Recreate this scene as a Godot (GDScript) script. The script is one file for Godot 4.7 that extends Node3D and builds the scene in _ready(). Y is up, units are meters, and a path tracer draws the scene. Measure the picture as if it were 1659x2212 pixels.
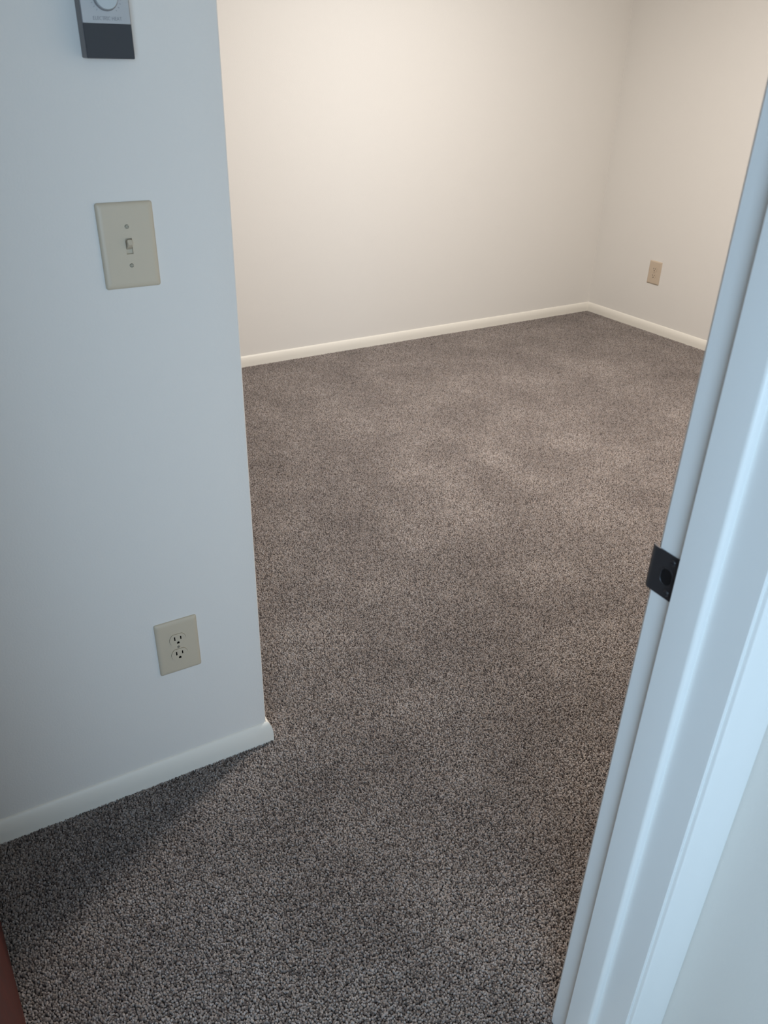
extends Node3D
# A carpeted room seen through an open doorway. y is up, metres; the carpet surface is y = 0 and the camera stands at x = z = 0.

const WALL_H := 2.44
const JX := 0.665            # face of the latch-side jamb
const JL := -0.144           # face of the hinge-side jamb
const ZN := -0.3768          # hall side of the doorway wall
const ZF := -0.5078          # room side of the doorway wall
const DOOR_H := 2.035
const ZP := -1.3569          # face of the short wall with the switch
const XP := 0.4876           # its free end

var mats := {}

# ------------------------------------------------------------------ helpers
func numbered(called: String) -> String:
	if not has_node(NodePath(called)):
		return called
	var k := 1
	while has_node(NodePath("%s_%03d" % [called, k])):
		k += 1
	return "%s_%03d" % [called, k]

func tag(o: Node, label: String, category := "", group := "", kind := "") -> void:
	o.set_meta("label", label)
	if category != "": o.set_meta("category", category)
	if group != "": o.set_meta("group", group)
	if kind != "": o.set_meta("kind", kind)

func thing(called: String, at: Vector3, label: String, category: String, kind := "") -> Node3D:
	var o := Node3D.new()
	o.name = numbered(called)
	add_child(o, true)
	o.position = at
	tag(o, label, category, "", kind)
	return o

func obj(called: String, mesh: Mesh, m: Material, parent: Node = self) -> MeshInstance3D:
	var o := MeshInstance3D.new()
	o.name = numbered(called) if parent == self else called
	o.mesh = mesh
	o.material_override = m
	o.cast_shadow = GeometryInstance3D.SHADOW_CASTING_SETTING_ON
	parent.add_child(o, true)
	return o

func struct(called: String, mesh: Mesh, m: Material, label: String, category: String) -> MeshInstance3D:
	var o := obj(called, mesh, m)
	tag(o, label, category, "", "structure")
	return o

func begin() -> SurfaceTool:
	var st := SurfaceTool.new()
	st.begin(Mesh.PRIMITIVE_TRIANGLES)
	return st

# a triangle with given vertex normals, wound clockwise as seen from the side the normals point to
func tri(st: SurfaceTool, a: Vector3, b: Vector3, c: Vector3, na: Vector3, nb: Vector3, nc: Vector3) -> void:
	var g := (b - a).cross(c - a)
	if g.length_squared() < 1e-20: return
	var p := [a, b, c]
	var n := [na, nb, nc]
	if g.dot(na + nb + nc) > 0.0:
		p = [a, c, b]
		n = [na, nc, nb]
	for i in 3:
		st.set_normal(n[i])
		st.add_vertex(p[i])

func quad(st: SurfaceTool, a: Vector3, b: Vector3, c: Vector3, d: Vector3, na: Vector3, nb: Vector3, nc: Vector3, nd: Vector3) -> void:
	tri(st, a, b, c, na, nb, nc)
	tri(st, a, c, d, na, nc, nd)

func flat_quad(st: SurfaceTool, a: Vector3, b: Vector3, c: Vector3, d: Vector3, n: Vector3) -> void:
	quad(st, a, b, c, d, n, n, n, n)

# a box with all twelve edges chamfered by r (r = 0 gives sharp edges)
func add_box(st: SurfaceTool, lo: Vector3, hi: Vector3, r := 0.0) -> void:
	var c := (lo + hi) / 2.0
	var h := (hi - lo) / 2.0
	for ax in 3:
		var u := (ax + 1) % 3
		var v := (ax + 2) % 3
		for s in [-1.0, 1.0]:
			var n := Vector3.ZERO
			n[ax] = s
			var q := []
			for k in [[-1, -1], [1, -1], [1, 1], [-1, 1]]:
				var p := c
				p[ax] += s * h[ax]
				p[u] += k[0] * (h[u] - r)
				p[v] += k[1] * (h[v] - r)
				q.append(p)
			flat_quad(st, q[0], q[1], q[2], q[3], n)
	if r <= 0.0: return
	for ax in 3:   # edge bevels along axis ax
		var u := (ax + 1) % 3
		var v := (ax + 2) % 3
		for su in [-1.0, 1.0]:
			for sv in [-1.0, 1.0]:
				var nu := Vector3.ZERO
				var nv := Vector3.ZERO
				nu[u] = su
				nv[v] = sv
				var q := []
				for e in [-1.0, 1.0]:
					var p1 := c
					p1[ax] += e * (h[ax] - r); p1[u] += su * h[u]; p1[v] += sv * (h[v] - r)
					var p2 := c
					p2[ax] += e * (h[ax] - r); p2[u] += su * (h[u] - r); p2[v] += sv * h[v]
					q.append([p1, p2])
				quad(st, q[0][0], q[0][1], q[1][1], q[1][0], nu, nv, nv, nu)
	for sx in [-1.0, 1.0]:
		for sy in [-1.0, 1.0]:
			for sz in [-1.0, 1.0]:
				var s := Vector3(sx, sy, sz)
				var p := c + s * (h - Vector3(r, r, r))
				tri(st, p + Vector3(sx * r, 0, 0), p + Vector3(0, sy * r, 0), p + Vector3(0, 0, sz * r), Vector3(sx, 0, 0), Vector3(0, sy, 0), Vector3(0, 0, sz))

func box_mesh(lo: Vector3, hi: Vector3, r := 0.0) -> ArrayMesh:
	var st := begin()
	add_box(st, lo, hi, r)
	return st.commit()

# profile (u, v) swept along a polyline with mitred corners. out0 is the direction of u beside the first stretch; v runs along up.
# Consecutive profile edges that turn by less than about 40 degrees are shaded smooth.
func sweep(st: SurfaceTool, prof: PackedVector2Array, path: PackedVector3Array, up: Vector3, side: float) -> void:
	var m := prof.size()
	var np := path.size()
	var offs := []
	for i in np:
		var a := (path[i] - path[maxi(i - 1, 0)]).normalized()
		var b := (path[mini(i + 1, np - 1)] - path[i]).normalized()
		if i == 0: a = b
		if i == np - 1: b = a
		var n1 := a.cross(up) * side
		var n2 := b.cross(up) * side
		offs.append((n1 + n2) / (1.0 + n1.dot(n2)))
	var area := 0.0
	for k in m:
		area += prof[k].cross(prof[(k + 1) % m])
	var turn := 1.0 if area > 0.0 else -1.0
	var en := []
	for k in m:
		var e := (prof[(k + 1) % m] - prof[k]).normalized()
		en.append(Vector2(e.y, -e.x) * turn)
	var vn := []   # per edge: normals at its start and its end
	for k in m:
		var before: Vector2 = en[(k + m - 1) % m]
		var after: Vector2 = en[(k + 1) % m]
		var s: Vector2 = en[k]
		var f: Vector2 = en[k]
		if before.dot(en[k]) > 0.76: s = (before + en[k]).normalized()
		if after.dot(en[k]) > 0.76: f = (after + en[k]).normalized()
		vn.append([s, f])
	for i in np - 1:
		var d := (path[i + 1] - path[i]).normalized()
		var n := d.cross(up) * side
		for k in m:
			var p: Vector2 = prof[k]
			var q: Vector2 = prof[(k + 1) % m]
			var sa: Vector2 = vn[k][0]
			var sb: Vector2 = vn[k][1]
			var w0 := n * sa.x + up * sa.y
			var w1 := n * sb.x + up * sb.y
			var o0: Vector3 = offs[i]
			var o1: Vector3 = offs[i + 1]
			quad(st, path[i] + o0 * p.x + up * p.y, path[i] + o0 * q.x + up * q.y, path[i + 1] + o1 * q.x + up * q.y, path[i + 1] + o1 * p.x + up * p.y, w0, w1, w1, w0)
	var tris := Geometry2D.triangulate_polygon(prof)
	for e in [[0, -1.0], [np - 1, 1.0]]:
		var i: int = e[0]
		var d := (path[1] - path[0]) if i == 0 else (path[np - 1] - path[np - 2])
		var n: Vector3 = d.normalized() * float(e[1])
		var o: Vector3 = offs[i]
		for t in range(0, tris.size(), 3):
			var c := []
			for k in 3:
				var p: Vector2 = prof[tris[t + k]]
				c.append(path[i] + o * p.x + up * p.y)
			tri(st, c[0], c[1], c[2], n, n, n)

# outline of a rounded rectangle
func round_rect(w: float, h: float, r: float, steps := 5) -> PackedVector2Array:
	var out := PackedVector2Array()
	for k in 4:
		var cx := (w / 2.0 - r) * (1.0 if k == 0 or k == 3 else -1.0)
		var cy := (h / 2.0 - r) * (1.0 if k < 2 else -1.0)
		for j in steps + 1:
			var a := PI / 2.0 * (k + float(j) / steps)
			out.append(Vector2(cx + r * cos(a), cy + r * sin(a)))
	return out

# rings: [outline, z] from the back to the front; the front ring is closed. Normals smooth between rings that turn little.
func loft(st: SurfaceTool, rings: Array, at := Vector3.ZERO) -> void:
	var m: int = rings[0][0].size()
	var nr := rings.size()
	var bn := []
	for i in nr - 1:
		var row := []
		for k in m:
			var a: Vector2 = rings[i][0][k]
			var b: Vector2 = rings[i][0][(k + 1) % m]
			var c: Vector2 = rings[i + 1][0][k]
			var pa := Vector3(a.x, a.y, rings[i][1])
			var pb := Vector3(b.x, b.y, rings[i][1])
			var pc := Vector3(c.x, c.y, rings[i + 1][1])
			row.append((pb - pa).cross(pc - pa).normalized())
		bn.append(row)
	for i in nr - 1:
		for k in m:
			var k1 := (k + 1) % m
			var pts := []
			for e in [[i, k], [i, k1], [i + 1, k1], [i + 1, k]]:
				var v: Vector2 = rings[e[0]][0][e[1]]
				pts.append(at + Vector3(v.x, v.y, rings[e[0]][1]))
			var n0: Vector3 = (bn[i][k] + bn[i][(k + m - 1) % m]).normalized()
			var n1: Vector3 = (bn[i][k] + bn[i][k1]).normalized()
			quad(st, pts[0], pts[1], pts[2], pts[3], n0, n1, n1, n0)
	var last: PackedVector2Array = rings[nr - 1][0]
	var tris := Geometry2D.triangulate_polygon(last)
	for t in range(0, tris.size(), 3):
		var c := []
		for k in 3:
			c.append(at + Vector3(last[tris[t + k]].x, last[tris[t + k]].y, rings[nr - 1][1]))
		tri(st, c[0], c[1], c[2], Vector3.BACK, Vector3.BACK, Vector3.BACK)

# lathe about the z axis: profile of (radius, z)
func lathe(st: SurfaceTool, prof: PackedVector2Array, seg := 24, at := Vector3.ZERO) -> void:
	for i in prof.size() - 1:
		var e := (prof[i + 1] - prof[i]).normalized()
		var n2 := Vector2(e.y, -e.x)
		for k in seg:
			var a0 := TAU * k / seg
			var a1 := TAU * (k + 1) / seg
			var d0 := Vector3(cos(a0), sin(a0), 0)
			var d1 := Vector3(cos(a1), sin(a1), 0)
			var z := Vector3.BACK
			quad(st, at + d0 * prof[i].x + z * prof[i].y, at + d1 * prof[i].x + z * prof[i].y, at + d1 * prof[i + 1].x + z * prof[i + 1].y, at + d0 * prof[i + 1].x + z * prof[i + 1].y,
				(d0 * n2.x + z * n2.y).normalized(), (d1 * n2.x + z * n2.y).normalized(), (d1 * n2.x + z * n2.y).normalized(), (d0 * n2.x + z * n2.y).normalized())

func noise_tex(freq: float, octaves: int, seed_: int, size := 512, normal := false, strength := 4.0, ramp: Gradient = null, kind := FastNoiseLite.TYPE_SIMPLEX_SMOOTH) -> NoiseTexture2D:
	var n := FastNoiseLite.new()
	n.noise_type = kind
	n.seed = seed_
	n.frequency = freq
	n.fractal_octaves = octaves
	var t := NoiseTexture2D.new()
	t.width = size
	t.height = size
	t.seamless = true
	t.noise = n
	t.as_normal_map = normal
	t.bump_strength = strength
	if ramp: t.color_ramp = ramp
	return t

func paint(c: Color, rough: float, spec := 0.5) -> StandardMaterial3D:
	var m := StandardMaterial3D.new()
	m.albedo_color = c
	m.roughness = rough
	m.metallic_specular = spec
	return m

func make_materials() -> void:
	var w := paint(Color(0.90, 0.884, 0.857), 0.75, 0.35)      # eggshell cream wall paint with a fine roller stipple
	w.normal_enabled = true
	w.normal_texture = noise_tex(0.09, 3, 11, 512, true, 3.0)
	w.normal_scale = 0.10
	w.uv1_triplanar = true
	w.uv1_world_triplanar = true
	w.uv1_scale = Vector3.ONE * 4.0
	mats.wall = w
	mats.ceiling = paint(Color(0.84, 0.83, 0.81), 0.9, 0.3)
	mats.vinyl = paint(Color(0.74, 0.71, 0.66), 0.4, 0.4)
	mats.trim = paint(Color(0.93, 0.93, 0.92), 0.32, 0.5)         # gloss white door frame
	mats.base = paint(Color(0.925, 0.905, 0.86), 0.4, 0.45)       # cream baseboard
	mats.plate = paint(Color(0.80, 0.745, 0.655), 0.42, 0.5)      # ivory plastic
	mats.plate_far = paint(Color(0.79, 0.72, 0.635), 0.45, 0.5)
	mats.hole = paint(Color(0.05, 0.045, 0.04), 0.9, 0.2)
	var sc := paint(Color(0.62, 0.60, 0.54), 0.4, 0.5)
	sc.metallic = 0.5
	mats.screw = sc
	var br := paint(Color(0.27, 0.265, 0.275), 0.42, 0.6)
	br.metallic = 0.55
	mats.bronze = br
	mats.bronze_dark = paint(Color(0.07, 0.07, 0.08), 0.5, 0.4)
	mats.body = paint(Color(0.50, 0.49, 0.49), 0.5, 0.4)
	mats.band = paint(Color(0.265, 0.27, 0.28), 0.6, 0.35)
	var sv := paint(Color(0.70, 0.70, 0.70), 0.45, 0.5)
	sv.metallic = 0.35
	mats.silver = sv
	var dl := paint(Color(0.76, 0.78, 0.78), 0.35, 0.5)
	dl.metallic = 0.2
	mats.dial = dl
	mats.ink = paint(Color(0.50, 0.50, 0.51), 0.8, 0.3)
	# stained wood: grain stretched along the height of the leaf
	var wg := Gradient.new()
	wg.set_color(0, Color(0.21, 0.075, 0.045))
	wg.set_color(1, Color(0.38, 0.145, 0.08))
	var wd := paint(Color(1, 1, 1), 0.45, 0.45)
	wd.albedo_texture = noise_tex(0.02, 4, 5, 512, false, 1.0, wg)
	wd.uv1_triplanar = true
	wd.uv1_scale = Vector3(7.0, 0.5, 7.0)
	mats.wood = wd
	var br2 := paint(Color(0.55, 0.45, 0.26), 0.35, 0.5)
	br2.metallic = 0.9
	mats.brass = br2
	# carpet: colour of each tuft is a vertex colour; a slow mottle over metres multiplies it
	var cg := Gradient.new()
	cg.set_color(0, Color(0.765, 0.755, 0.755))
	cg.set_color(1, Color(1.0, 1.0, 1.0))
	var cp := paint(Color(1, 1, 1), 1.0, 0.15)
	cp.vertex_color_use_as_albedo = true
	cp.albedo_texture = noise_tex(0.012, 4, 23, 512, false, 1.0, cg)
	cp.uv1_triplanar = true
	cp.uv1_world_triplanar = true
	cp.uv1_scale = Vector3.ONE * 0.42
	cp.rim_enabled = true
	cp.rim = 0.8
	cp.rim_tint = 0.8
	mats.carpet = cp
	mats.backing = paint(Color(0.30, 0.265, 0.25), 1.0, 0.1)
	var gl := paint(Color(0.95, 0.93, 0.9), 0.4, 0.5)
	gl.emission_enabled = true
	gl.emission = Color(1.0, 0.93, 0.84)
	gl.emission_energy_multiplier = 2.0
	mats.glow = gl
	var pane := paint(Color(1, 1, 1, 0.08), 0.02, 0.5)
	pane.transparency = BaseMaterial3D.TRANSPARENCY_ALPHA
	mats.pane = pane

# ------------------------------------------------------------------ carpet
func tuft_patch(side: float, step0: float, rng: RandomNumberGenerator) -> ArrayMesh:
	var v := PackedVector3Array()
	var nn := PackedVector3Array()
	var cc := PackedColorArray()
	var idx := PackedInt32Array()
	var count := int(round(side / step0))
	var step := side / count
	for i in count:
		for j in count:
			var x := (i + 0.5 + rng.randf_range(-0.42, 0.42)) * step - side / 2.0
			var z := (j + 0.5 + rng.randf_range(-0.42, 0.42)) * step - side / 2.0
			var top := rng.randf_range(-0.0020, 0.0010)
			var r := step * rng.randf_range(0.46, 0.66)
			var lean := Vector2(rng.randf_range(-1, 1), rng.randf_range(-1, 1)) * step * 0.6
			var a0 := rng.randf() * TAU
			# mixed yarn: mostly taupe, some pale oatmeal flecks, some dark brown
			var k := rng.randf()
			var c := Color(0.300, 0.256, 0.226)
			if k < 0.28: c = Color(0.148, 0.120, 0.106)
			elif k > 0.72: c = Color(0.415, 0.365, 0.332)
			var t := rng.randf_range(0.85, 1.15)
			var u := rng.randf_range(-0.05, 0.05)
			c = Color(c.r * t * (1.0 + u), c.g * t, c.b * t * (1.0 - u))
			var b := v.size()
			var lv := [[-0.009, 0.8, 0.0], [top - 0.0022, 1.0, 0.6], [top - 0.0005, 0.70, 1.0]]
			for e in lv.size():
				for s in 5:
					var a := a0 + TAU * s / 5.0 + e * 0.5
					var d := Vector3(cos(a), 0, sin(a))
					v.append(Vector3(x + lean.x * lv[e][2], lv[e][0], z + lean.y * lv[e][2]) + d * r * lv[e][1])
					nn.append((d + Vector3.UP * (0.1 if e == 0 else (0.9 if e == 1 else 2.4))).normalized())
					cc.append(c)
			v.append(Vector3(x + lean.x, top, z + lean.y))
			nn.append(Vector3.UP)
			cc.append(c)
			for e in 2:
				for s in 5:
					var s1 := (s + 1) % 5
					var p := b + e * 5
					idx.append_array([p + s, p + s1, p + 5 + s, p + s1, p + 5 + s1, p + 5 + s])
			for s in 5:
				idx.append_array([b + 10 + s, b + 10 + (s + 1) % 5, b + 15])
	var arr := []
	arr.resize(Mesh.ARRAY_MAX)
	arr[Mesh.ARRAY_VERTEX] = v
	arr[Mesh.ARRAY_NORMAL] = nn
	arr[Mesh.ARRAY_COLOR] = cc
	arr[Mesh.ARRAY_INDEX] = idx
	var m := ArrayMesh.new()
	m.add_surface_from_arrays(Mesh.PRIMITIVE_TRIANGLES, arr)
	return m

func lay_carpet(parent: Node) -> void:
	var rng := RandomNumberGenerator.new()
	rng.seed = 77
	var side := 0.35
	var x0 := -0.62
	var z0 := -3.98
	var spots: Array[Transform3D] = []
	for i in 14:
		for j in 10:
			spots.append(Transform3D(Basis(Vector3.UP, PI / 2.0 * rng.randi_range(0, 3)), Vector3(x0 + (i + 0.5) * side, 0, z0 + (j + 0.5) * side)))
	var mm := MultiMesh.new()
	mm.transform_format = MultiMesh.TRANSFORM_3D
	mm.mesh = tuft_patch(side, 0.0035, rng)
	mm.instance_count = spots.size()
	for n in spots.size():
		mm.set_instance_transform(n, spots[n])
	var o := MultiMeshInstance3D.new()
	o.name = "carpet_pile"
	o.multimesh = mm
	o.material_override = mats.carpet
	o.set_meta("kind", "stuff")
	parent.add_child(o, true)

# ------------------------------------------------------------------ fittings
func screw_mesh(r: float) -> ArrayMesh:
	# an oval-head slotted screw: two half domes either side of a sunk slot
	var st := begin()
	var w := r * 0.14
	for s in [-1.0, 1.0]:
		var outline := PackedVector2Array()
		var a0 := asin(w / r)
		for k in 11:
			var a := a0 + (PI - 2 * a0) * k / 10.0
			outline.append(Vector2(cos(a), sin(a) * s) * r)
		if s < 0.0: outline.reverse()
		var inner := PackedVector2Array()
		for p in outline: inner.append(Vector2(p.x * 0.72, s * w + (p.y - s * w) * 0.72))
		loft(st, [[outline, 0.0], [outline, r * 0.12], [inner, r * 0.42]])
	lathe(st, PackedVector2Array([Vector2(r * 0.97, 0.0), Vector2(0.0, r * 0.05)]), 20)
	return st.commit()

# a bevelled cover plate as a closed solid inside a CSG combiner, ready for its cut-outs
func wall_plate(w: float, h: float, m: Material, parent: Node) -> CSGCombiner3D:
	var comb := CSGCombiner3D.new()
	comb.name = "cover_plate"
	parent.add_child(comb, true)
	var st := begin()
	loft(st, [[round_rect(w, h, 0.004), 0.0], [round_rect(w, h, 0.004), 0.0022], [round_rect(w - 0.0016, h - 0.0016, 0.0035), 0.0036], [round_rect(w - 0.0065, h - 0.0065, 0.0033), 0.0051], [round_rect(w - 0.0125, h - 0.0125, 0.003), 0.0058], [round_rect(w - 0.017, h - 0.017, 0.003), 0.0060]])
	var rr := round_rect(w, h, 0.004)
	var tris := Geometry2D.triangulate_polygon(rr)
	for t in range(0, tris.size(), 3):
		var c := []
		for k in 3: c.append(Vector3(rr[tris[t + k]].x, rr[tris[t + k]].y, 0))
		tri(st, c[0], c[1], c[2], Vector3.FORWARD, Vector3.FORWARD, Vector3.FORWARD)
	var body := CSGMesh3D.new()
	body.name = "solid"
	body.mesh = st.commit()
	body.material = m
	comb.add_child(body, true)
	return comb

func csg_box(parent: Node, size: Vector3, at: Vector3, op: int, m: Material) -> void:
	var b := CSGBox3D.new()
	b.size = size
	b.position = at
	b.operation = op as CSGShape3D.Operation
	b.material = m
	b.name = "cut"
	parent.add_child(b, true)

func round_face(parent: Node, called: String, grow: float, z0: float, z1: float, m: Material) -> CSGCombiner3D:
	# the duplex shape: a disc with its top and bottom cut flat
	var c := CSGCombiner3D.new()
	c.name = called
	parent.add_child(c, true)
	var cyl := CSGCylinder3D.new()
	cyl.name = "disc"
	cyl.radius = 0.0172 + grow
	cyl.height = z1 - z0
	cyl.sides = 48
	cyl.rotation.x = PI / 2.0
	cyl.position.z = (z0 + z1) / 2.0
	cyl.material = m
	c.add_child(cyl, true)
	csg_box(c, Vector3(0.05, 0.0286 + 2.0 * grow, 0.04), Vector3.ZERO, CSGShape3D.OPERATION_INTERSECTION, m)
	return c

func receptacle(parent: Node, plate: CSGCombiner3D, at: Vector3, m: Material) -> void:
	var opening := round_face(plate, "opening", 0.0004, 0.0010, 0.02, m)
	opening.operation = CSGShape3D.OPERATION_SUBTRACTION
	opening.position = at
	var root := round_face(parent, "receptacle", 0.0, 0.0005, 0.0076, m)
	root.position = at
	var z := 0.0014
	csg_box(root, Vector3(0.0026, 0.0092, 0.012), Vector3(-0.0064, 0.0040, z + 0.006), CSGShape3D.OPERATION_SUBTRACTION, mats.hole)
	csg_box(root, Vector3(0.0026, 0.0076, 0.012), Vector3(0.0064, 0.0040, z + 0.006), CSGShape3D.OPERATION_SUBTRACTION, mats.hole)
	var g := CSGCylinder3D.new()
	g.name = "ground_cut"
	g.radius = 0.0027
	g.height = 0.012
	g.sides = 16
	g.rotation.x = PI / 2.0
	g.position = Vector3(0, -0.0072, z + 0.006)
	g.operation = CSGShape3D.OPERATION_SUBTRACTION
	g.material = mats.hole
	root.add_child(g, true)
	csg_box(root, Vector3(0.0054, 0.0027, 0.012), Vector3(0, -0.0086, z + 0.006), CSGShape3D.OPERATION_SUBTRACTION, mats.hole)

func make_outlet(at: Vector3, turn: float, label: String, m: Material) -> Node3D:
	var o := thing("wall_outlet", at, label, "outlet")
	o.rotation.y = turn
	o.set_meta("group", "duplex wall outlets")
	var plate := wall_plate(0.089, 0.133, m, o)
	for s in [1.0, -1.0]:
		receptacle(o, plate, Vector3(0, 0.01945 * s, 0), m)
	var s := obj("screw", screw_mesh(0.0031), mats.screw, o)
	s.position = Vector3(0, 0, 0.0059)
	s.rotation.z = 0.3
	return o

func make_switch(at: Vector3) -> void:
	var o := thing("light_switch", at, "ivory toggle light switch with an oversize plate, on the wall below the thermostat", "switch")
	# the plate: a real slot is cut for the toggle
	var comb := wall_plate(0.089, 0.133, mats.plate, o)
	var st := begin()
	csg_box(comb, Vector3(0.0104, 0.0246, 0.02), Vector3(0, 0, 0.0110), CSGShape3D.OPERATION_SUBTRACTION, mats.plate)
	# toggle, tipped up
	st = begin()
	loft(st, [[round_rect(0.0088, 0.0120, 0.0012), -0.003], [round_rect(0.0084, 0.0112, 0.0014), 0.006], [round_rect(0.0076, 0.0090, 0.0016), 0.0130], [round_rect(0.0066, 0.0074, 0.0016), 0.0142]])
	var tg := obj("toggle", st.commit(), mats.plate, o)
	tg.position = Vector3(0, 0.0012, 0.0022)
	tg.rotation.x = -0.50
	for s in [1.0, -1.0]:
		var sc := obj("screw", screw_mesh(0.0034), mats.screw, o)
		sc.position = Vector3(0, 0.0302 * s, 0.0058)
		sc.rotation.z = 0.5 if s > 0 else 0.1

func make_thermostat() -> void:
	# base at the middle of its foot, against the wall; 68 mm wide, 31 mm deep
	var o := thing("thermostat", Vector3(0.3135, 1.4378, ZP), "dark and silver thermostat with a round dial, on the wall above the switch", "thermostat")
	var st := begin()
	add_box(st, Vector3(-0.034, 0, 0.0005), Vector3(0.034, 0.118, 0.0290), 0.0012)
	obj("body", st.commit(), mats.body, o)
	st = begin()
	loft(st, [[round_rect(0.066, 0.042, 0.001), 0.0285], [round_rect(0.066, 0.042, 0.001), 0.0304], [round_rect(0.0650, 0.0410, 0.001), 0.0310]])
	var b := obj("lower_cover", st.commit(), mats.band, o)
	b.position.y = 0.0216
	st = begin()
	loft(st, [[round_rect(0.0655, 0.0735, 0.0012), 0.0285], [round_rect(0.0655, 0.0735, 0.0012), 0.0308], [round_rect(0.0648, 0.0728, 0.001), 0.0312]])
	var f := obj("face_plate", st.commit(), mats.silver, o)
	f.position.y = 0.0427 + 0.03675
	# dial
	st = begin()
	lathe(st, PackedVector2Array([Vector2(0.0172, 0.0), Vector2(0.0172, 0.0006)]), 48)
	lathe(st, PackedVector2Array([Vector2(0.0172, 0.0006), Vector2(0.0, 0.0006)]), 48)
	var rg := obj("dial_rim", st.commit(), mats.body, o)
	rg.position = Vector3(0.0015, 0.0745, 0.0312)
	st = begin()
	lathe(st, PackedVector2Array([Vector2(0.0158, 0.0), Vector2(0.0155, 0.0062)]), 48)
	lathe(st, PackedVector2Array([Vector2(0.0155, 0.0062), Vector2(0.0146, 0.0074)]), 48)
	lathe(st, PackedVector2Array([Vector2(0.0146, 0.0074), Vector2(0.0, 0.0074)]), 48)
	var dl := obj("dial", st.commit(), mats.dial, o)
	dl.position = Vector3(0.0015, 0.0745, 0.0316)
	st = begin()
	add_box(st, Vector3(-0.0006, 0.006, 0.0072), Vector3(0.0006, 0.0142, 0.0078), 0.0)
	obj("pointer", st.commit(), mats.band, dl)
	# scale marks round the dial
	st = begin()
	for k in 21:
		var a := deg_to_rad(-50.0 + 280.0 * k / 20.0)
		var c := Vector3(cos(a), sin(a), 0)
		var t := Vector3(-sin(a), cos(a), 0) * 0.00028
		var p := c * 0.0196
		var q := c * 0.0216
		flat_quad(st, p - t, p + t, q + t, q - t, Vector3.BACK)
	var mk := obj("scale_marks", st.commit(), mats.ink, o)
	mk.position = Vector3(0.0015, 0.0745, 0.03135)
	# the small line of lettering under the dial
	var tm := TextMesh.new()
	var fnt := SystemFont.new()
	fnt.font_names = PackedStringArray(["Droid Sans"])
	tm.font = fnt
	tm.text = "ELECTRIC HEAT"
	tm.font_size = 16
	tm.pixel_size = 0.00036
	tm.depth = 0.0001
	var lt := obj("lettering", tm, mats.ink, o)
	lt.position = Vector3(0.001, 0.0488, 0.0313)

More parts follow.
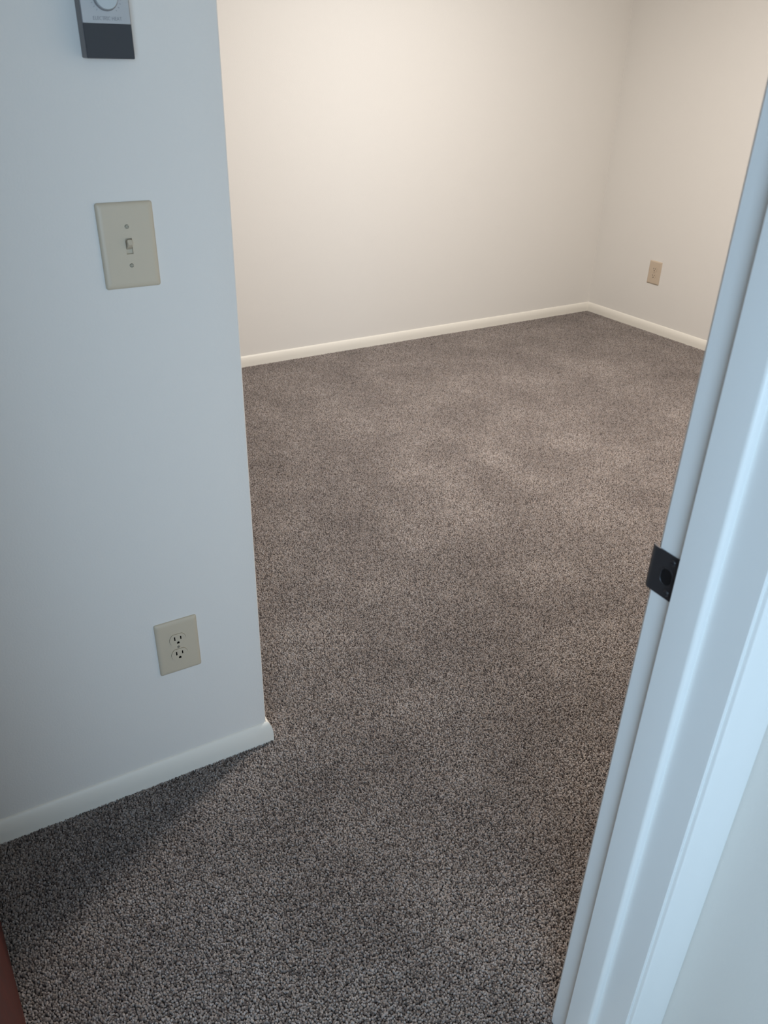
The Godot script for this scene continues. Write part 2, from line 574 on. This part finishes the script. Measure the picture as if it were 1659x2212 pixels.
func make_strike_plate() -> void:
	# on the latch-side jamb; local -x is towards the opening, local z runs along the jamb towards the hall
	var o := thing("strike_plate", Vector3(JX, 0.946, ZF), "dark bronze strike plate screwed to the edge of the white door jamb", "strike plate")
	var path := PackedVector2Array()     # (towards the opening, along the wall thickness), from the hall side to the lip
	for k in 9: path.append(Vector2(-0.0016, 0.040 - 0.040 * k / 8.0))
	for k in range(1, 8):                # the lip rolls round the edge of the jamb
		var a := deg_to_rad(64.0) * k / 7.0
		path.append(Vector2(-0.0016 + 0.011 * (1.0 - cos(a)), -0.002 - 0.011 * sin(a)))
	var total := 0.0
	var at := [0.0]
	for k in range(1, path.size()):
		total += path[k].distance_to(path[k - 1])
		at.append(total)
	var st := begin()
	var hh := 0.0285
	var r := 0.006
	var rows := []
	for k in path.size():
		var d := minf(at[k], total - at[k])
		var h := hh
		if d < r: h = hh - r + sqrt(maxf(0.0, r * r - (r - d) * (r - d)))
		var tan2 := (path[mini(k + 1, path.size() - 1)] - path[maxi(k - 1, 0)]).normalized()
		rows.append([path[k], h, Vector2(tan2.y, -tan2.x)])
	var th := 0.0015
	for k in path.size() - 1:
		var q := []
		for e in [k, k + 1]:
			var p: Vector2 = rows[e][0]
			var n: Vector2 = rows[e][2]
			var h: float = rows[e][1]
			q.append([Vector3(p.x, h, p.y), Vector3(p.x, -h, p.y), Vector3(n.x, 0, n.y), Vector3(p.x - n.x * th, h, p.y - n.y * th), Vector3(p.x - n.x * th, -h, p.y - n.y * th)])
		quad(st, q[0][0], q[0][1], q[1][1], q[1][0], q[0][2], q[0][2], q[1][2], q[1][2])
		quad(st, q[0][3], q[0][4], q[1][4], q[1][3], -q[0][2], -q[0][2], -q[1][2], -q[1][2])
		flat_quad(st, q[0][0], q[1][0], q[1][3], q[0][3], Vector3.UP)
		flat_quad(st, q[0][1], q[1][1], q[1][4], q[0][4], Vector3.DOWN)
	for e in [0, path.size() - 1]:
		var p: Vector2 = rows[e][0]
		var n: Vector2 = rows[e][2]
		var h: float = rows[e][1]
		var s := Vector3(0, 0, 1) if e == 0 else Vector3(-n.y, 0, n.x).normalized() * -1.0
		flat_quad(st, Vector3(p.x, h, p.y), Vector3(p.x, -h, p.y), Vector3(p.x - n.x * th, -h, p.y - n.y * th), Vector3(p.x - n.x * th, h, p.y - n.y * th), s)
	var pl := obj("plate", st.commit(), mats.bronze, o)
	pl.position = Vector3.ZERO
	# latch opening with its raised rim, and two screws, all facing the opening
	st = begin()
	var oval := round_rect(0.019, 0.024, 0.0085, 8)
	var oval_in := round_rect(0.016, 0.021, 0.0072, 8)
	loft(st, [[oval, 0.0], [round_rect(0.0182, 0.0232, 0.0083, 8), 0.0009], [oval_in, 0.0009], [round_rect(0.0152, 0.0202, 0.007, 8), 0.0001]])
	var rim := obj("latch_rim", st.commit(), mats.bronze, o)
	rim.rotation.y = -PI / 2.0
	rim.position = Vector3(-0.0015, -0.001, 0.0185)
	st = begin()
	loft(st, [[round_rect(0.0152, 0.0202, 0.007, 8), 0.0], [round_rect(0.0148, 0.0198, 0.007, 8), 0.0004]])
	var hole := obj("latch_opening", st.commit(), mats.bronze_dark, rim)
	hole.position.z = 0.0
	for s in [1.0, -1.0]:
		var sc := obj("screw", screw_mesh(0.0040), mats.bronze, o)
		sc.rotation = Vector3(0, -PI / 2.0, 0)
		sc.position = Vector3(-0.0015, 0.0205 * s, 0.0235)

# ------------------------------------------------------------------ scene
func _ready() -> void:
	# camera
	var cam := Camera3D.new()
	cam.name = "camera"
	cam.fov = rad_to_deg(2.0 * atan(1106.0 / 1731.586))
	cam.near = 0.03
	cam.far = 60.0
	add_child(cam, true)
	cam.position = Vector3(0, 1.45511, 0)
	var yaw := deg_to_rad(30.53932)
	var pitch := deg_to_rad(29.82863)
	var roll := deg_to_rad(1.55402)
	var fwd := Vector3(sin(yaw) * cos(pitch), -sin(pitch), -cos(yaw) * cos(pitch))
	var rt := Vector3(cos(yaw), 0, sin(yaw))
	var up0 := rt.cross(fwd)
	cam.basis = Basis(rt * cos(roll) + up0 * sin(roll), up0 * cos(roll) - rt * sin(roll), -fwd)
	cam.current = true
	var lens := CameraAttributesPhysical.new()      # a phone lens: slight softness on the near door frame
	lens.frustum_focal_length = 12.0 / (1106.0 / 1731.586)
	lens.frustum_focus_distance = 2.2
	lens.frustum_near = 0.03
	lens.frustum_far = 60.0
	lens.exposure_aperture = 6.26
	cam.attributes = lens
	# sky and exposure
	var we := WorldEnvironment.new()
	we.name = "world_environment"
	var env := Environment.new()
	env.background_mode = Environment.BG_SKY
	var sky := Sky.new()
	var sm := ProceduralSkyMaterial.new()
	sm.sky_top_color = Color(0.55, 0.72, 0.95)
	sm.sky_horizon_color = Color(0.80, 0.88, 0.97)
	sm.ground_bottom_color = Color(0.30, 0.31, 0.30)
	sm.ground_horizon_color = Color(0.55, 0.57, 0.58)
	sky.sky_material = sm
	env.sky = sky
	env.tonemap_mode = Environment.TONE_MAPPER_LINEAR
	env.tonemap_exposure = 1.0
	env.sdfgi_enabled = true
	env.ssao_enabled = true
	env.ssil_enabled = true
	we.environment = env
	add_child(we, true)
	# daylight from the hall window behind the camera
	var day := AreaLight3D.new()
	day.name = "window_daylight"
	day.area_size = Vector2(1.0, 1.2)
	day.area_normalize_energy = true
	day.light_color = Color(0.755, 0.885, 1.0)
	day.light_energy = 3.0
	day.area_range = 12.0
	day.shadow_enabled = true
	add_child(day, true)
	day.position = Vector3(-0.42, 1.25, 0.91)
	# the room's flush ceiling lamp
	var lamp_at := Vector3(2.1, WALL_H, -2.2)
	var bulb := AreaLight3D.new()
	bulb.name = "ceiling_lamp_light"
	bulb.area_size = Vector2(0.30, 0.30)
	bulb.area_normalize_energy = true
	bulb.light_color = Color(1.0, 0.979, 0.962)
	bulb.light_energy = 6.65
	bulb.area_range = 12.0
	bulb.shadow_enabled = true
	add_child(bulb, true)
	bulb.position = lamp_at - Vector3(0, 0.062, 0)
	bulb.rotation.x = -PI / 2.0

	make_materials()

	# ---- the setting
	var xr := 4.2
	var fl := struct("floor", box_mesh(Vector3(-2.8, -0.12, -4.2), Vector3(xr, -0.007, 1.15)), mats.backing, "wall to wall taupe brown cut pile carpet covering the whole floor", "carpet")
	lay_carpet(fl)
	struct("floor_hall", box_mesh(Vector3(-2.32, -0.0065, -0.482), Vector3(0.85, 0.0, 1.07)), mats.vinyl, "pale vinyl hall floor behind the camera", "floor")
	struct("ceiling", box_mesh(Vector3(-2.8, WALL_H, -4.2), Vector3(xr, WALL_H + 0.12, 1.15)), mats.ceiling, "plain white ceiling over the room and hall", "ceiling")
	# short wall with the switch; its free end is eased like drywall bead
	var st := begin()
	var prof := PackedVector2Array()
	var rr := 0.004
	prof.append(Vector2(-2.62, ZP))
	for k in 7:
		var a := PI / 2.0 - PI / 2.0 * k / 6.0
		prof.append(Vector2(XP - rr + rr * cos(a), ZP - rr + rr * sin(a)))
	for k in 7:
		var a := -PI / 2.0 * k / 6.0
		prof.append(Vector2(XP - rr + rr * cos(a), ZP - 0.115 + rr + rr * sin(a)))
	prof.append(Vector2(-2.62, ZP - 0.115))
	# swept upwards: u along +x, v along +z
	var pz := PackedVector2Array()
	for p in prof: pz.append(Vector2(p.x, p.y))
	sweep(st, pz, PackedVector3Array([Vector3(0, -0.06, 0), Vector3(0, WALL_H + 0.01, 0)]), Vector3.BACK, 1.0)
	struct("wall_left", st.commit(), mats.wall, "short pale wall end with the thermostat, the light switch and the near outlet on it", "wall")
	# back wall and right wall: their lines on the floor, a hair out of square as in the house
	var corner := Vector3(3.834, 0, -3.9095)
	var bl := Vector3(-2.70, 0, -3.9095 + 0.0165 * 6.534)
	var rf := Vector3(3.834 + 0.053 * 3.6, 0, -3.9095 + 3.6)
	st = begin()
	sweep(st, PackedVector2Array([Vector2(0, -0.06), Vector2(0.12, -0.06), Vector2(0.12, WALL_H + 0.01), Vector2(0, WALL_H + 0.01)]), PackedVector3Array([bl, corner + (corner - bl).normalized() * 0.15]), Vector3.UP, -1.0)
	struct("wall_back", st.commit(), mats.wall, "far cream wall facing the doorway, bare above its baseboard", "wall")
	st = begin()
	sweep(st, PackedVector2Array([Vector2(0, -0.06), Vector2(0.12, -0.06), Vector2(0.12, WALL_H + 0.01), Vector2(0, WALL_H + 0.01)]), PackedVector3Array([corner, rf]), Vector3.UP, -1.0)
	struct("wall_right", st.commit(), mats.wall, "cream wall right of the far corner, with the small far outlet on it", "wall")
	# doorway wall with its opening
	st = begin()
	add_box(st, Vector3(-2.32, -0.06, ZF), Vector3(JL - 0.020, WALL_H + 0.01, ZN))
	add_box(st, Vector3(JX + 0.020, -0.06, ZF), Vector3(4.15, WALL_H + 0.01, ZN))
	add_box(st, Vector3(JL - 0.020, DOOR_H + 0.02, ZF), Vector3(JX + 0.020, WALL_H + 0.01, ZN))
	struct("wall_door", st.commit(), mats.wall, "wall that the doorway is cut through, hidden by its white door frame", "wall")
	struct("wall_nook", box_mesh(Vector3(-0.46, -0.06, ZP - 0.1), Vector3(-0.34, WALL_H + 0.01, ZF)), mats.wall, "wall behind the open wooden door", "wall")
	struct("wall_room_left", box_mesh(Vector3(-2.72, -0.06, -4.0), Vector3(-2.60, WALL_H + 0.01, ZP)), mats.wall, "left end wall of the carpeted room behind the short wall", "wall")
	struct("wall_hall_left", box_mesh(Vector3(-2.32, -0.06, ZN), Vector3(-2.20, WALL_H + 0.01, 1.07)), mats.wall, "left wall of the hall behind the camera", "wall")
	struct("wall_hall_right", box_mesh(Vector3(0.7268, -0.06, ZN), Vector3(0.85, WALL_H + 0.01, 1.07)), mats.wall, "pale hall wall meeting the bright door casing in the lower right corner", "wall")
	st = begin()
	var wx0 := -0.94
	var wx1 := 0.10
	var wy0 := 0.63
	var wy1 := 1.87
	add_box(st, Vector3(-2.32, -0.06, 0.95), Vector3(wx0, WALL_H + 0.01, 1.07))
	add_box(st, Vector3(wx1, -0.06, 0.95), Vector3(0.85, WALL_H + 0.01, 1.07))
	add_box(st, Vector3(wx0, -0.06, 0.95), Vector3(wx1, wy0, 1.07))
	add_box(st, Vector3(wx0, wy1, 0.95), Vector3(wx1, WALL_H + 0.01, 1.07))
	struct("wall_hall_back", st.commit(), mats.wall, "hall wall behind the camera with a window in it", "wall")
	var win := thing("window_1", Vector3((wx0 + wx1) / 2.0, wy0, 1.01), "white framed window in the hall wall behind the camera", "window", "structure")
	st = begin()
	var hw := (wx1 - wx0) / 2.0
	add_box(st, Vector3(-hw, 0, -0.03), Vector3(-hw + 0.04, wy1 - wy0, 0.03), 0.003)
	add_box(st, Vector3(hw - 0.04, 0, -0.03), Vector3(hw, wy1 - wy0, 0.03), 0.003)
	add_box(st, Vector3(-hw + 0.04, 0, -0.03), Vector3(hw - 0.04, 0.04, 0.03), 0.003)
	add_box(st, Vector3(-hw + 0.04, wy1 - wy0 - 0.04, -0.03), Vector3(hw - 0.04, wy1 - wy0, 0.03), 0.003)
	obj("frame", st.commit(), mats.trim, win)
	obj("pane", box_mesh(Vector3(-hw + 0.04, 0.04, -0.002), Vector3(hw - 0.04, wy1 - wy0 - 0.04, 0.002)), mats.pane, win)

	# ---- baseboards: 55 mm clamshell, wrapped round the end of the short wall
	var bp := PackedVector2Array([Vector2(0, -0.006), Vector2(0.0127, -0.006), Vector2(0.0127, 0.018), Vector2(0.0123, 0.026), Vector2(0.0112, 0.034), Vector2(0.0093, 0.042), Vector2(0.0066, 0.049), Vector2(0.0040, 0.053), Vector2(0.0015, 0.055), Vector2(0, 0.055)])
	st = begin()
	sweep(st, bp, PackedVector3Array([Vector3(-0.34, 0, ZP), Vector3(XP, 0, ZP), Vector3(XP, 0, ZP - 0.115), Vector3(-2.60, 0, ZP - 0.115)]), Vector3.UP, 1.0)
	struct("baseboard_left", st.commit(), mats.base, "cream rounded baseboard wrapping the free end of the short wall, below the near outlet", "baseboard")
	st = begin()
	sweep(st, bp, PackedVector3Array([bl, corner]), Vector3.UP, 1.0)
	struct("baseboard_back", st.commit(), mats.base, "long cream baseboard along the foot of the far wall", "baseboard")
	st = begin()
	sweep(st, bp, PackedVector3Array([corner, rf]), Vector3.UP, 1.0)
	struct("baseboard_right", st.commit(), mats.base, "short cream baseboard running from the far corner towards the door jamb", "baseboard")

	# ---- door frame: jamb, stop and casing, each mitred or butted round the opening
	var tr := thing("trim_1", Vector3.ZERO, "glossy white painted door frame with stop and rounded casing, on the right", "door frame", "structure")
	st = begin()
	add_box(st, Vector3(JX, -0.006, ZF), Vector3(JX + 0.0195, DOOR_H, ZN), 0.0016)
	obj("jamb", st.commit(), mats.trim, tr)
	st = begin()
	add_box(st, Vector3(JL - 0.0195, -0.006, ZF), Vector3(JL, DOOR_H, ZN), 0.0016)
	obj("jamb", st.commit(), mats.trim, tr)
	st = begin()
	add_box(st, Vector3(JL - 0.0195, DOOR_H, ZF), Vector3(JX + 0.0195, DOOR_H + 0.0195, ZN), 0.0016)
	obj("head_jamb", st.commit(), mats.trim, tr)
	# stop profile: u into the opening, v along +z
	var sp := PackedVector2Array()
	var s0 := -0.4705
	var s1 := -0.4262
	var rd := 0.0062
	sp.append(Vector2(0, s0))
	sp.append(Vector2(0.0105, s0))
	sp.append(Vector2(0.0112, s0 + 0.0007))
	for k in 9:
		var a := PI / 2.0 * k / 8.0
		sp.append(Vector2(0.0112 - rd + rd * cos(a), s1 - rd + rd * sin(a)))
	sp.append(Vector2(0, s1))
	for e in [[JX, -1.0], [JL, 1.0]]:
		st = begin()
		sweep(st, sp, PackedVector3Array([Vector3(e[0], -0.006, 0), Vector3(e[0], DOOR_H - 0.0112, 0)]), Vector3.BACK, e[1])
		obj("door_stop", st.commit(), mats.trim, tr)
	st = begin()
	sweep(st, sp, PackedVector3Array([Vector3(JL, DOOR_H, 0), Vector3(JX, DOOR_H, 0)]), Vector3.BACK, 1.0)
	obj("door_stop", st.commit(), mats.trim, tr)
	# clamshell casing: u away from the opening, v out of the wall
	var cpf := PackedVector2Array([Vector2(0, 0), Vector2(0.0572, 0), Vector2(0.0572, 0.0178), Vector2(0.0556, 0.0193), Vector2(0.050, 0.0186), Vector2(0.040, 0.0166), Vector2(0.030, 0.0138), Vector2(0.020, 0.0105), Vector2(0.010, 0.0082), Vector2(0.003, 0.0064), Vector2(0.0008, 0.0056), Vector2(0, 0.0046)])
	for e in [[ZN, 1.0, 0.004], [ZF, -1.0, 0.0062]]:
		var rv: float = e[2]
		var v: Vector3 = Vector3.BACK * float(e[1])
		var z: float = e[0]
		st = begin()
		sweep(st, cpf, PackedVector3Array([Vector3(JX + rv, -0.006, z), Vector3(JX + rv, DOOR_H + rv, z), Vector3(JL - rv, DOOR_H + rv, z), Vector3(JL - rv, -0.006, z)]), v, float(e[1]))
		obj("casing", st.commit(), mats.trim, tr)

	# ---- the open door leaf, hinged on the left, seen only as a sliver at the lower left
	var dr := thing("door_1", Vector3(JL, 0.012, ZF - 0.006), "reddish brown stained wooden door standing open at the lower left edge", "door", "structure")
	dr.rotation.y = deg_to_rad(93.2)
	obj("leaf", box_mesh(Vector3(0.003, 0, 0.006), Vector3(0.806, DOOR_H - 0.02, 0.041), 0.0015), mats.wood, dr)
	for s in [1.0, -1.0]:
		st = begin()
		lathe(st, PackedVector2Array([Vector2(0.0, -0.001), Vector2(0.032, -0.001), Vector2(0.032, 0.004), Vector2(0.012, 0.010), Vector2(0.011, 0.024), Vector2(0.020, 0.030), Vector2(0.027, 0.040), Vector2(0.026, 0.050), Vector2(0.016, 0.056), Vector2(0.0, 0.057)]), 32)
		var kn := obj("knob", st.commit(), mats.brass, dr)
		kn.position = Vector3(0.746, 0.934, 0.041 if s > 0 else 0.006)
		kn.rotation.y = 0.0 if s > 0 else PI
	for y in [0.25, 1.0, 1.8]:
		var c := CylinderMesh.new()
		c.top_radius = 0.0055
		c.bottom_radius = 0.0055
		c.height = 0.089
		c.radial_segments = 16
		var hg := obj("hinge_knuckle", c, mats.brass, dr)
		hg.position = Vector3(0, y, 0)

	# ---- things
	make_strike_plate()
	make_thermostat()
	make_switch(Vector3(0.30984, 1.17574, ZP))
	make_outlet(Vector3(0.30402, 0.3592, ZP), 0.0, "ivory duplex outlet with an oversize plate, low on the near short wall", mats.plate)
	var dirr := (rf - corner).normalized()
	var along := 0.487
	make_outlet(corner + dirr * along + Vector3(0, 0.3465, 0), atan2(-dirr.z, dirr.x), "small tan duplex outlet low on the right wall beside the far corner", mats.plate_far)

	var cl := thing("ceiling_light", Vector3(lamp_at.x, WALL_H, lamp_at.z), "round white glass ceiling lamp of the carpeted room", "ceiling light")
	cl.rotation.x = PI / 2.0
	st = begin()
	lathe(st, PackedVector2Array([Vector2(0.0, 0.0), Vector2(0.10, 0.0), Vector2(0.10, 0.012), Vector2(0.0, 0.012)]), 40)
	obj("base", st.commit(), mats.trim, cl)
	st = begin()
	lathe(st, PackedVector2Array([Vector2(0.185, 0.010), Vector2(0.185, 0.045), Vector2(0.178, 0.055), Vector2(0.165, 0.059), Vector2(0.0, 0.060)]), 48)
	obj("lamp_shade", st.commit(), mats.glow, cl)
